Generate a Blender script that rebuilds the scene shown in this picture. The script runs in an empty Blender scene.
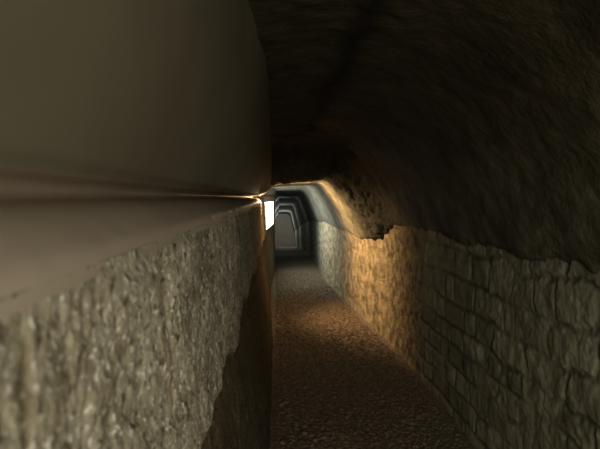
import bpy, math, random
import numpy as np
from mathutils import noise, Vector
random.seed(4); rng=np.random.default_rng(4)
H=1.28
sc=bpy.context.scene
# ---------------------------------------------------------------- helpers
def fbm(P,scale,octv=4,seed=0.0):
    out=np.empty(len(P))
    Q=P*scale+seed
    f=noise.fractal
    for i,q in enumerate(Q.tolist()):
        out[i]=f(q,0.9,2.1,octv)
    return out
def table(rows):
    ds=np.array([r[0] for r in rows],float)
    K=np.array([r[1] for r in rows],float)
    def fn(d):
        o=np.empty((len(d),K.shape[1],2))
        for k in range(K.shape[1]):
            for c in range(2): o[:,k,c]=np.interp(d,ds,K[:,k,c])
        return o
    return fn
def resample(K,segs,smooth=True):
    nd,nk,_=K.shape; cols=[]
    for s in range(nk-1):
        p1=K[:,s];p2=K[:,s+1]
        p0=K[:,s-1] if s>0 else 2*p1-p2
        p3=K[:,s+2] if s+2<nk else 2*p2-p1
        n=segs[s]
        for j in range(n+(1 if s==nk-2 else 0)):
            t=j/n
            if smooth:
                cols.append(0.5*((2*p1)+(-p0+p2)*t+(2*p0-5*p1+4*p2-p3)*t*t+(-p0+3*p1-3*p2+p3)*t**3))
            else: cols.append(p1*(1-t)+p2*t)
    return np.stack(cols,1)
def logd(a,b,r):
    n=int(math.log(b/a)/r)+1
    return a*(b/a)**(np.arange(n+1)/n)
def mesh_from(name,V,F,mat,smooth=True,col=None):
    me=bpy.data.meshes.new(name)
    V=np.asarray(V,dtype=np.float32);F=np.asarray(F,dtype=np.int32)
    k=F.shape[1]
    me.vertices.add(len(V));me.vertices.foreach_set('co',V.ravel())
    me.loops.add(F.size);me.loops.foreach_set('vertex_index',F.ravel())
    me.polygons.add(len(F));me.polygons.foreach_set('loop_start',np.arange(0,F.size,k,dtype=np.int32))
    me.polygons.foreach_set('loop_total',np.full(len(F),k,dtype=np.int32))
    me.polygons.foreach_set('use_smooth',np.full(len(F),smooth))
    me.update(calc_edges=True);me.validate()
    if col is not None:
        a=me.color_attributes.new('tint','FLOAT_COLOR','POINT')
        c=np.ones((len(V),4),dtype=np.float32);c[:,:3]=col
        a.data.foreach_set('color',c.ravel())
    me.materials.append(mat)
    ob=bpy.data.objects.new(name,me);sc.collection.objects.link(ob)
    return ob
def sweep(name,d,fn,segs,mat,disp=None,smooth=True,flip=False,col=None,skip=None,crv=True,inset=None):
    R=resample(fn(d),segs,crv)
    nd,ns,_=R.shape
    P=np.empty((nd,ns,3));P[:,:,0]=R[:,:,0];P[:,:,1]=d[:,None];P[:,:,2]=R[:,:,1]+H
    tu=np.gradient(P,axis=1);
    N=np.stack([-tu[:,:,2],np.zeros((nd,ns)),tu[:,:,0]],-1)
    N/=np.linalg.norm(N,axis=-1,keepdims=True)+1e-9
    if flip:N=-N
    c=None
    if disp is not None:
        h,c=disp(P.reshape(-1,3),R,d)
        P=P+N*h.reshape(nd,ns,1)
    idx=np.arange(nd*ns).reshape(nd,ns)
    F=np.stack([idx[:-1,:-1],idx[1:,:-1],idx[1:,1:],idx[:-1,1:]],-1)
    if skip is not None:
        keep=~skip(P)[:-1,:-1]
        F=F[keep]
    F=F.reshape(-1,4)
    if flip:F=F[:,::-1]
    return mesh_from(name,P.reshape(-1,3),F,mat,smooth,c)
# ---------------------------------------------------------------- materials
def mat(name,c1,c2,scale=6,rough=.9,bumps=((60,.3,.01),),speck=None,tint=False,c3=None,stretch=(1,1,1),spec=.25):
    m=bpy.data.materials.new(name);m.use_nodes=True
    nt=m.node_tree;n=nt.nodes;l=nt.links;b=n['Principled BSDF']
    b.inputs['Roughness'].default_value=rough;b.inputs['Specular IOR Level'].default_value=spec
    tc=n.new('ShaderNodeTexCoord');mp=n.new('ShaderNodeMapping');mp.inputs['Scale'].default_value=stretch
    l.new(tc.outputs['Object'],mp.inputs['Vector'])
    nz=n.new('ShaderNodeTexNoise');nz.inputs['Scale'].default_value=scale;nz.inputs['Detail'].default_value=8;nz.inputs['Roughness'].default_value=.65
    l.new(mp.outputs[0],nz.inputs['Vector'])
    r=n.new('ShaderNodeValToRGB');r.color_ramp.elements[0].position=.33;r.color_ramp.elements[1].position=.68
    r.color_ramp.elements[0].color=(*c1,1);r.color_ramp.elements[1].color=(*c2,1)
    if c3: e=r.color_ramp.elements.new(.5);e.color=(*c3,1)
    l.new(nz.outputs['Fac'],r.inputs[0]);out=r.outputs[0]
    for sp in (speck or ()):
        v=n.new('ShaderNodeTexNoise');v.inputs['Scale'].default_value=sp[0];v.inputs['Detail'].default_value=3
        l.new(tc.outputs['Object'],v.inputs['Vector'])
        rr=n.new('ShaderNodeValToRGB');rr.color_ramp.elements[0].position=sp[1];rr.color_ramp.elements[1].position=sp[1]+.08
        rr.color_ramp.elements[0].color=(0,0,0,1);rr.color_ramp.elements[1].color=(1,1,1,1)
        l.new(v.outputs['Fac'],rr.inputs[0])
        mx=n.new('ShaderNodeMix');mx.data_type='RGBA';l.new(rr.outputs[0],mx.inputs[0]);l.new(out,mx.inputs[6]);mx.inputs[7].default_value=(*sp[2],1)
        out=mx.outputs[2]
    if tint:
        a=n.new('ShaderNodeVertexColor');a.layer_name='tint'
        mx=n.new('ShaderNodeMix');mx.data_type='RGBA';mx.blend_type='MULTIPLY';mx.inputs[0].default_value=1
        l.new(out,mx.inputs[6]);l.new(a.outputs[0],mx.inputs[7]);out=mx.outputs[2]
    l.new(out,b.inputs['Base Color'])
    prev=None
    for s,st,di in bumps:
        t=n.new('ShaderNodeTexNoise');t.inputs['Scale'].default_value=s;t.inputs['Detail'].default_value=5
        l.new(tc.outputs['Object'],t.inputs['Vector'])
        bp=n.new('ShaderNodeBump');bp.inputs['Strength'].default_value=st;bp.inputs['Distance'].default_value=di
        l.new(t.outputs['Fac'],bp.inputs['Height'])
        if prev:l.new(prev.outputs[0],bp.inputs['Normal'])
        prev=bp
    if prev:l.new(prev.outputs[0],b.inputs['Normal'])
    return m
def emis(name,c,s):
    m=bpy.data.materials.new(name);m.use_nodes=True;b=m.node_tree.nodes['Principled BSDF']
    b.inputs['Base Color'].default_value=(*c,1);b.inputs['Emission Color'].default_value=(*c,1);b.inputs['Emission Strength'].default_value=s
    return m
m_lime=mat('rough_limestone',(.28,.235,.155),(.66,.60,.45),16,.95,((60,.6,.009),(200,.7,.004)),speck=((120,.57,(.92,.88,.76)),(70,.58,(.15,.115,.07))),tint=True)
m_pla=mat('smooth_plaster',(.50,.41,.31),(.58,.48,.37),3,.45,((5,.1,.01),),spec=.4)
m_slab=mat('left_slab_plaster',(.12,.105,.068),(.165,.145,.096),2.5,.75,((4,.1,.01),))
m_vault=mat('vault_mortar',(.075,.07,.044),(.235,.22,.145),4.5,.95,((24,.7,.016),(100,.6,.006)),tint=True)
m_wall=mat('ashlar_stone',(.32,.30,.21),(.66,.635,.48),9,.92,((45,.4,.008),(140,.5,.004)),tint=True)
m_grav=mat('gravel',(.09,.07,.042),(.42,.33,.22),40,.9,((150,.8,.006),),spec=.3)
m_iron=mat('dark_iron',(.02,.018,.015),(.05,.04,.03),30,.6)
m_day=emis('daylit_glass',(.88,.94,1),8)

# ---------------------------------------------------------------- left wall
A=logd(.12,26,.0065)
dl=np.concatenate([np.linspace(-1.2,.1,12),A])
left=table([
 (-2,[(-.03,-1.30),(-.13,-.5),(-.15,-.055)]),
 (5,[(-.03,-1.30),(-.13,-.5),(-.15,-.055)]),
 (8,[(-.08,-1.30),(-.13,-.5),(-.15,-.04)]),
 (10.6,[(-.02,-1.30),(-.02,-.5),(-.02,-.04)]),
 (12,[(-.03,-1.30),(-.03,-.55),(-.03,-.15)]),
 (16,[(-.06,-1.48),(-.06,-.8),(-.05,-.35)]),
 (20,[(-.05,-1.78),(-.05,-1.2),(-.05,-.75)]),
 (26,[(-.08,-2.2),(-.08,-1.6),(-.08,-1.2)])])
def rib(d):
    return np.where((d>12)&(((d-12.9)%4.3)<.5),.014,0.0)
def disp_left(P,R,d):
    near=np.clip((11-P[:,1])/3,.5,1)
    h=fbm(P,7,5)*.011+fbm(P,60,4,3.)*.003
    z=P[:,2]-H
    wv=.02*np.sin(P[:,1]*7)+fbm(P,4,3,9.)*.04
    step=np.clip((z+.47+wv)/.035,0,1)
    edge=np.clip((-.055-z)/.03,0,1)
    # cracks / block joints in the limestone course
    crack=np.zeros(len(P)); wob=fbm(P,14,3,81.)*.012
    for y0,wd in ((.345,.0045),(.80,.007),(1.5,.01),(2.35,.014),(3.3,.02)):
        crack=np.maximum(crack,np.exp(-((P[:,1]+wob-y0)/wd)**2))
    crack*=step*np.clip((-.075-z)/.02,0,1)
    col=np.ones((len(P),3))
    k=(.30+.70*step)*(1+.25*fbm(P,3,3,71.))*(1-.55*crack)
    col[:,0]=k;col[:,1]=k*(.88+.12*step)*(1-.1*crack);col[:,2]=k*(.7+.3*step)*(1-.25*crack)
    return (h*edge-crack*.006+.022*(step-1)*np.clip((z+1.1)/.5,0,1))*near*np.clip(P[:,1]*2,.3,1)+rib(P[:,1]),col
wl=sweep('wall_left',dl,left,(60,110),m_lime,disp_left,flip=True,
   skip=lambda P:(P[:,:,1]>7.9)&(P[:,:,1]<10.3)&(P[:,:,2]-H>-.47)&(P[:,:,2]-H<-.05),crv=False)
ledge=table([
 (-2,[(-.148,-.065),(-.158,-.035),(-.20,-.006),(-.28,.0),(-.28,.02),(-.20,.026)]),
 (5,[(-.148,-.065),(-.158,-.035),(-.20,-.006),(-.28,.0),(-.28,.02),(-.20,.026)]),
 (8,[(-.148,-.05),(-.15,-.03),(-.155,-.01),(-.16,.004),(-.16,.014),(-.155,.02)]),
 (10.6,[(-.02,-.05),(-.02,-.03),(-.02,-.01),(-.02,.004),(-.02,.014),(-.02,.02)]),
 (12,[(-.03,-.16),(-.03,-.14),(-.03,-.12),(-.03,-.1),(-.03,-.08),(-.03,-.05)]),
 (16,[(-.05,-.36),(-.05,-.34),(-.05,-.32),(-.04,-.3),(-.04,-.28),(-.04,-.25)]),
 (20,[(-.05,-.76),(-.05,-.74),(-.05,-.72),(-.04,-.7),(-.04,-.68),(-.03,-.65)]),
 (26,[(-.08,-1.22),(-.08,-1.2),(-.08,-1.18),(-.08,-1.16),(-.08,-1.14),(-.08,-1.1)])])
dp=np.concatenate([np.linspace(-1.2,.1,12),logd(.12,26,.02)])
sweep('plaster_ledge',dp,ledge,(8,10,8,6,8),m_pla,lambda P,R,d:(fbm(P,6,3)*.002*np.clip(P[:,1],.2,1)+rib(P[:,1]),None),flip=True)  # plaster ledge and groove above the stone course
slab=table([
 (-2,[(-.20,.024),(-.175,.06),(-.13,.22),(-.11,.52)]),
 (.6,[(-.20,.024),(-.175,.06),(-.12,.22),(-.09,.52)]),
 (1.5,[(-.20,.024),(-.165,.06),(-.10,.22),(-.07,.52)]),
 (1.7,[(-.20,.024),(-.163,.06),(-.095,.22),(-.056,.52)]),
 (1.9,[(-.20,.024),(-.16,.06),(-.09,.22),(-.046,.52)]),
 (2.2,[(-.20,.024),(-.16,.06),(-.085,.22),(-.036,.52)]),
 (2.6,[(-.20,.024),(-.16,.06),(-.08,.22),(-.030,.52)]),
 (5.0,[(-.20,.024),(-.15,.05),(-.07,.20),(-.037,.52)]),
 (5.3,[(-.20,.024),(-.15,.03),(-.07,.07),(-.037,.16)]),
 (8,[(-.155,.018),(-.15,.03),(-.10,.08),(-.05,.17)]),
 (10.6,[(-.02,.018),(-.02,.04),(0,.08),(.02,.15)]),
 (12,[(-.03,-.05),(-.03,0),(0,.03),(.05,.1)]),
 (16,[(-.04,-.25),(-.02,-.18),(.03,-.1),(.10,-.04)]),
 (20,[(-.03,-.65),(0,-.53),(.06,-.42),(.12,-.3)]),
 (26,[(-.08,-1.1),(-.04,-1.0),(.03,-.85),(.1,-.72)])])
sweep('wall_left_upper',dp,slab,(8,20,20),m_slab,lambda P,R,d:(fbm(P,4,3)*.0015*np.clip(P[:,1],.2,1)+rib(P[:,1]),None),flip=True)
# ---------------------------------------------------------------- vault
vault=table([
 (-2,[(1.10,-.20),(1.005,-.215),(.86,.12),(.55,.43),(.2,.52),(-.14,.50)]),
 (4.9,[(1.10,-.20),(1.0,-.215),(.86,.12),(.55,.43),(.2,.52),(-.08,.50)]),
 (5.2,[(1.10,-.30),(.975,-.31),(.82,-.06),(.54,.25),(.3,.33),(-.08,.34)]),
 (5.35,[(1.08,-.34),(.955,-.36),(.77,-.10),(.50,.17),(.3,.16),(-.08,.13)]),
 (6.0,[(1.0,-.40),(.87,-.41),(.72,-.14),(.50,.13),(.3,.15),(-.08,.13)]),
 (9,[(.80,-.35),(.74,-.36),(.63,-.10),(.50,.14),(.3,.17),(-.08,.15)]),
 (12,[(.80,-.45),(.76,-.46),(.65,-.17),(.52,.09),(.3,.1),(.0,.1)]),
 (16,[(.82,-.65),(.76,-.66),(.65,-.35),(.54,-.06),(.3,-.04),(.03,-.04)]),
 (20,[(.82,-1.0),(.75,-1.02),(.66,-.65),(.56,-.32),(.35,-.28),(.08,-.3)]),
 (26,[(.9,-1.5),(.80,-1.5),(.70,-1.1),(.6,-.76),(.35,-.7),(.05,-.72)])])
def disp_v(P,R,d):
    y=P[:,1]
    hdr=np.exp(-((y-5.3)/.35)**2)
    far=np.clip((10-y)/4,.5,1)
    f1=fbm(P,1.6,4);f2=fbm(P,14,4,5.)
    h=(f1*.020+f2*.006)*far+hdr*fbm(P,9,5,2.)*.032+rib(y)
    z=P[:,2]-H;x=P[:,0]
    lip=np.clip((-.17-z)/.05,0,1)*(x>.95)
    h+=lip*fbm(P,11,4,7.)*.02
    col=np.ones((len(P),3))
    top_dark=np.clip((z-.0)/.35,0,1)*(y<5.6)  # colour darkens and browns toward the top of the near vault
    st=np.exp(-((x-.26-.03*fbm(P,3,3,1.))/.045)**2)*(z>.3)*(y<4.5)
    k=(1-.62*top_dark)*(1-.75*st)
    lit_patch=np.clip((y-5.7)/.35,0,1)*np.clip((9-y),0,1)  # lamp-lit area of the slope, lightened in the vault colour
    k=k*(1+.8*lit_patch*(1+.8*fbm(P,8,3,91.)))*(1-.5*np.clip((y-4.8)/.3,0,1)*np.clip((5.85-y)/.2,0,1))  # shade on the header is put into the tint as well
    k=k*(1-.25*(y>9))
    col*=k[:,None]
    col[:,2]*=1-.3*top_dark;col[:,1]*=1-.12*top_dark
    return h,col
dv=np.concatenate([np.linspace(-1.2,.5,12),logd(.6,4.7,.012),np.linspace(4.71,6.2,110),logd(6.25,26,.012)])
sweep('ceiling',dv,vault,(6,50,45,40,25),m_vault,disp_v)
# ---------------------------------------------------------------- right wall
right=table([
 (-2,[(1.05,-1.32),(1.03,-.18)]),
 (4.75,[(1.02,-1.32),(1.02,-.18)]),
 (5.3,[(.985,-1.32),(.985,-.32)]),
 (6.0,[(.94,-1.32),(.90,-.37)]),
 (7.3,[(.86,-1.32),(.82,-.34)]),
 (9.1,[(.775,-1.32),(.755,-.32)]),
 (12,[(.79,-1.32),(.77,-.44)]),
 (16,[(.80,-1.5),(.77,-.64)]),
 (20,[(.78,-1.8),(.76,-1.0)]),
 (26,[(.85,-2.2),(.81,-1.5)])])
rows=[];z=-1.34
while z<0: 
    hh=.135+random.uniform(-.025,.03);rows.append((z,z+hh));z+=hh
joints=[]
for r in rows:
    xs=[-2.];
    while xs[-1]<6: xs.append(xs[-1]+random.uniform(.17,.38))
    joints.append(np.array(xs))
tint=rng.uniform(.68,1.18,(len(rows),80))
def disp_r(P,R,d):
    y=P[:,1].copy();z=P[:,2]-H
    wob=np.where(y<2.75,1.5,.6)
    w1=fbm(P,4,4,11.);w2=fbm(P,4,4,21.);
    yy=y+w1*.04*wob;zz=z+w2*.026*wob
    h=np.zeros(len(P));c=np.ones(len(P));inb=np.zeros(len(P))
    for i,(a,b) in enumerate(rows):
        m=(zz>=a)&(zz<b)
        if not m.any():continue
        k=np.clip(np.searchsorted(joints[i],yy[m])-1,0,len(joints[i])-2)
        e=np.minimum(np.minimum(zz[m]-a,b-zz[m]),np.minimum(yy[m]-joints[i][k],joints[i][k+1]-yy[m]))
        t=np.clip((e-.003)/.018,0,1);t=t*t*(3-2*t)
        inb[m]=t;c[m]=tint[i,k%80]
    ash=np.clip((4.15-y+w1*.15)/.1,0,1)
    smear=np.clip(fbm(P,2.6,4,31.)*1.3+.0+.3*(y<2.6),0,.8)
    amt=ash*(1-smear)
    rough=fbm(P,12,5,41.)
    h=inb*.009*amt+rough*(.006+.006*(1-ash)*np.clip((14-y)/4,.5,1))+rib(y)
    h=h+fbm(P,45,3,2.)*.002
    col=np.ones((len(P),3))
    k=1-.48*(1-inb)*amt
    k=k*(1+(c-1)*amt)
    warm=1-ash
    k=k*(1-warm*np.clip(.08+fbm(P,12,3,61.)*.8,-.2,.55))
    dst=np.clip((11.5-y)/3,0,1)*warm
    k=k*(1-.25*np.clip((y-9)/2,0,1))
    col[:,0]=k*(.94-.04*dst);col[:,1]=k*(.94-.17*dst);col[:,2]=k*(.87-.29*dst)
    return h,col
dr=np.concatenate([np.linspace(-1.2,1.3,20),np.linspace(1.31,5,520),logd(5.02,26,.008)])
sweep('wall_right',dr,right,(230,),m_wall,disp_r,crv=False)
# ---------------------------------------------------------------- floor + gravel
fz=lambda d:np.interp(d,[-2,12,16,20,26],[-1.28,-1.28,-1.45,-1.75,-2.15])
fl=table([(d,[(-.2,float(fz(d))),(1.2,float(fz(d)))]) for d in (-2,12,16,20,26)])
df=np.concatenate([np.linspace(-1.2,2.4,14),logd(2.45,26,.006)])
def disp_f(P,R,d):
    return fbm(P,2.5,3)*.014+fbm(P,40,3,8.)*.004,None
fo=sweep('floor',df,fl,(160,),m_grav,disp_f,flip=False,crv=False)
t=(1+5**.5)/2
iv=np.array([(-1,t,0),(1,t,0),(-1,-t,0),(1,-t,0),(0,-1,t),(0,1,t),(0,-1,-t),(0,1,-t),(t,0,-1),(t,0,1),(-t,0,-1),(-t,0,1)],float);iv/=np.linalg.norm(iv[0])
ifc=np.array([(0,11,5),(0,5,1),(0,1,7),(0,7,10),(0,10,11),(1,5,9),(5,11,4),(11,10,2),(10,7,6),(7,1,8),(3,9,4),(3,4,2),(3,2,6),(3,6,8),(3,8,9),(4,9,5),(2,4,11),(6,2,10),(8,6,7),(9,8,1)])
n=17000
py=rng.uniform(2.5,10,n);px=.0+rng.uniform(0,.965,n)*np.interp(py,[2,4.75,7.3,9.1,12],[1.02,1.0,.84,.755,.76])
base=np.stack([px,py,np.full(n,H)+fz(py)],1)
hz=fbm(base,2.5,3)*.014
s=rng.uniform(.004,.0105,n)*(1+.9*(rng.random(n)>.94))
base[:,2]+=hz+s*.25
V=iv[None]*s[:,None,None]*rng.uniform(.7,1.3,(n,1,3))*np.array([1,1,.7])
V=V*rng.uniform(.85,1.15,(n,12,1))
a=rng.uniform(0,6.28,n);ca,sa=np.cos(a)[:,None],np.sin(a)[:,None]
V=np.stack([V[:,:,0]*ca-V[:,:,1]*sa,V[:,:,0]*sa+V[:,:,1]*ca,V[:,:,2]],-1)+base[:,None]
F=ifc[None]+(np.arange(n)*12)[:,None,None]
mesh_from('gravel_pebbles',V.reshape(-1,3),F.reshape(-1,3),m_grav,False)
ev=[(-.3,25.8,-1.1),(1.2,25.8,-1.1),(1.2,25.8,.8),(-.3,25.8,.8)]
mesh_from('wall_back',ev,[(0,1,2,3)],m_pla,False)
# ---------------------------------------------------------------- window in the left wall
def box(name,p0,p1,w,h,mat,parent):
    p0=Vector(p0);p1=Vector(p1);d=(p1-p0).normalized()
    up=Vector((0,0,1)) if abs(d.z)<.9 else Vector((0,1,0))
    s=d.cross(up).normalized();u=s.cross(d).normalized()
    vs=[p+s*a*w/2+u*b*h/2 for p in (p0,p1) for a,b in((-1,-1),(1,-1),(1,1),(-1,1))]
    o=mesh_from(name,[tuple(v) for v in vs],[(0,1,2,3),(7,6,5,4),(0,4,5,1),(1,5,6,2),(2,6,7,3),(3,7,4,0)],mat,False)
    o.parent=parent;return o
win=bpy.data.objects.new('window_1',None);sc.collection.objects.link(win)
wx=lambda y:np.interp(y,[8,10.6],[-.15,-.02])
y0,y1=7.95,10.28;z0,z1=H-.46,H-.055
off=-.015
v=[(wx(y0)+off,y0,z0),(wx(y1)+off,y1,z0),(wx(y1)+off,y1,z1),(wx(y0)+off,y0,z1)]
p=mesh_from('glass',v,[(0,1,2,3)],m_day,False);p.parent=win
for i,(a,b) in enumerate(((0,1),(1,2),(2,3),(3,0))):
    box('frame_%d'%i,v[a],v[b],.012,.012,m_iron,win)
# ---------------------------------------------------------------- lamps
def light(name,kind,loc,col,e,size=.1,rot=None,sy=None,aim=None,ang=100,blend=.6):
    L=bpy.data.lights.new(name,kind);L.color=col;L.energy=e
    if kind=='AREA':
        L.size=size
        if sy:L.shape='RECTANGLE';L.size_y=sy
    else:L.shadow_soft_size=size
    o=bpy.data.objects.new(name,L);o.location=loc
    if kind=='SPOT':
        L.spot_size=math.radians(ang);L.spot_blend=blend
    if aim:o.rotation_euler=(Vector(aim)-Vector(loc)).to_track_quat('-Z','Y').to_euler()
    if rot:o.rotation_euler=rot
    sc.collection.objects.link(o);return o
light('warm_spot_lamp','SPOT',(-.12,6.0,H-.06),(1,.64,.35),85,.03,aim=(.95,6.0,H-.45),ang=118,blend=.8)
light('warm_lamp','POINT',(-.13,5.9,H-.01),(1,.64,.34),5,.015)
light('far_fill','POINT',(.1,14.5,H-.15),(.85,.95,1),2,.03)  # hidden point lights added to brighten the far passage
light('far_fill.001','POINT',(.2,18.8,H-.5),(.85,.95,1),7,.03)
light('far_fill.002','POINT',(.3,23.5,H-.9),(.85,.95,1),22,.03)
light('entrance_daylight','AREA',(.45,-1.0,H-.12),(1,.96,.83),21,.9,(math.radians(78),0,math.radians(0)),.6)
w=bpy.data.worlds.new('World');sc.world=w;w.use_nodes=True
w.node_tree.nodes['Background'].inputs[0].default_value=(.5,.5,.4,1);w.node_tree.nodes['Background'].inputs[1].default_value=.0
# ---------------------------------------------------------------- camera
cd=bpy.data.cameras.new('camera');cd.lens=35;cd.sensor_width=36;cd.clip_start=.01
cd.dof.use_dof=True;cd.dof.focus_distance=2.4;cd.dof.aperture_fstop=8
co=bpy.data.objects.new('camera',cd);sc.collection.objects.link(co)
co.location=(0,0,H);co.rotation_euler=(math.radians(90-2.6),0,math.radians(-2.36))
sc.camera=co
sc.view_settings.view_transform='Standard'
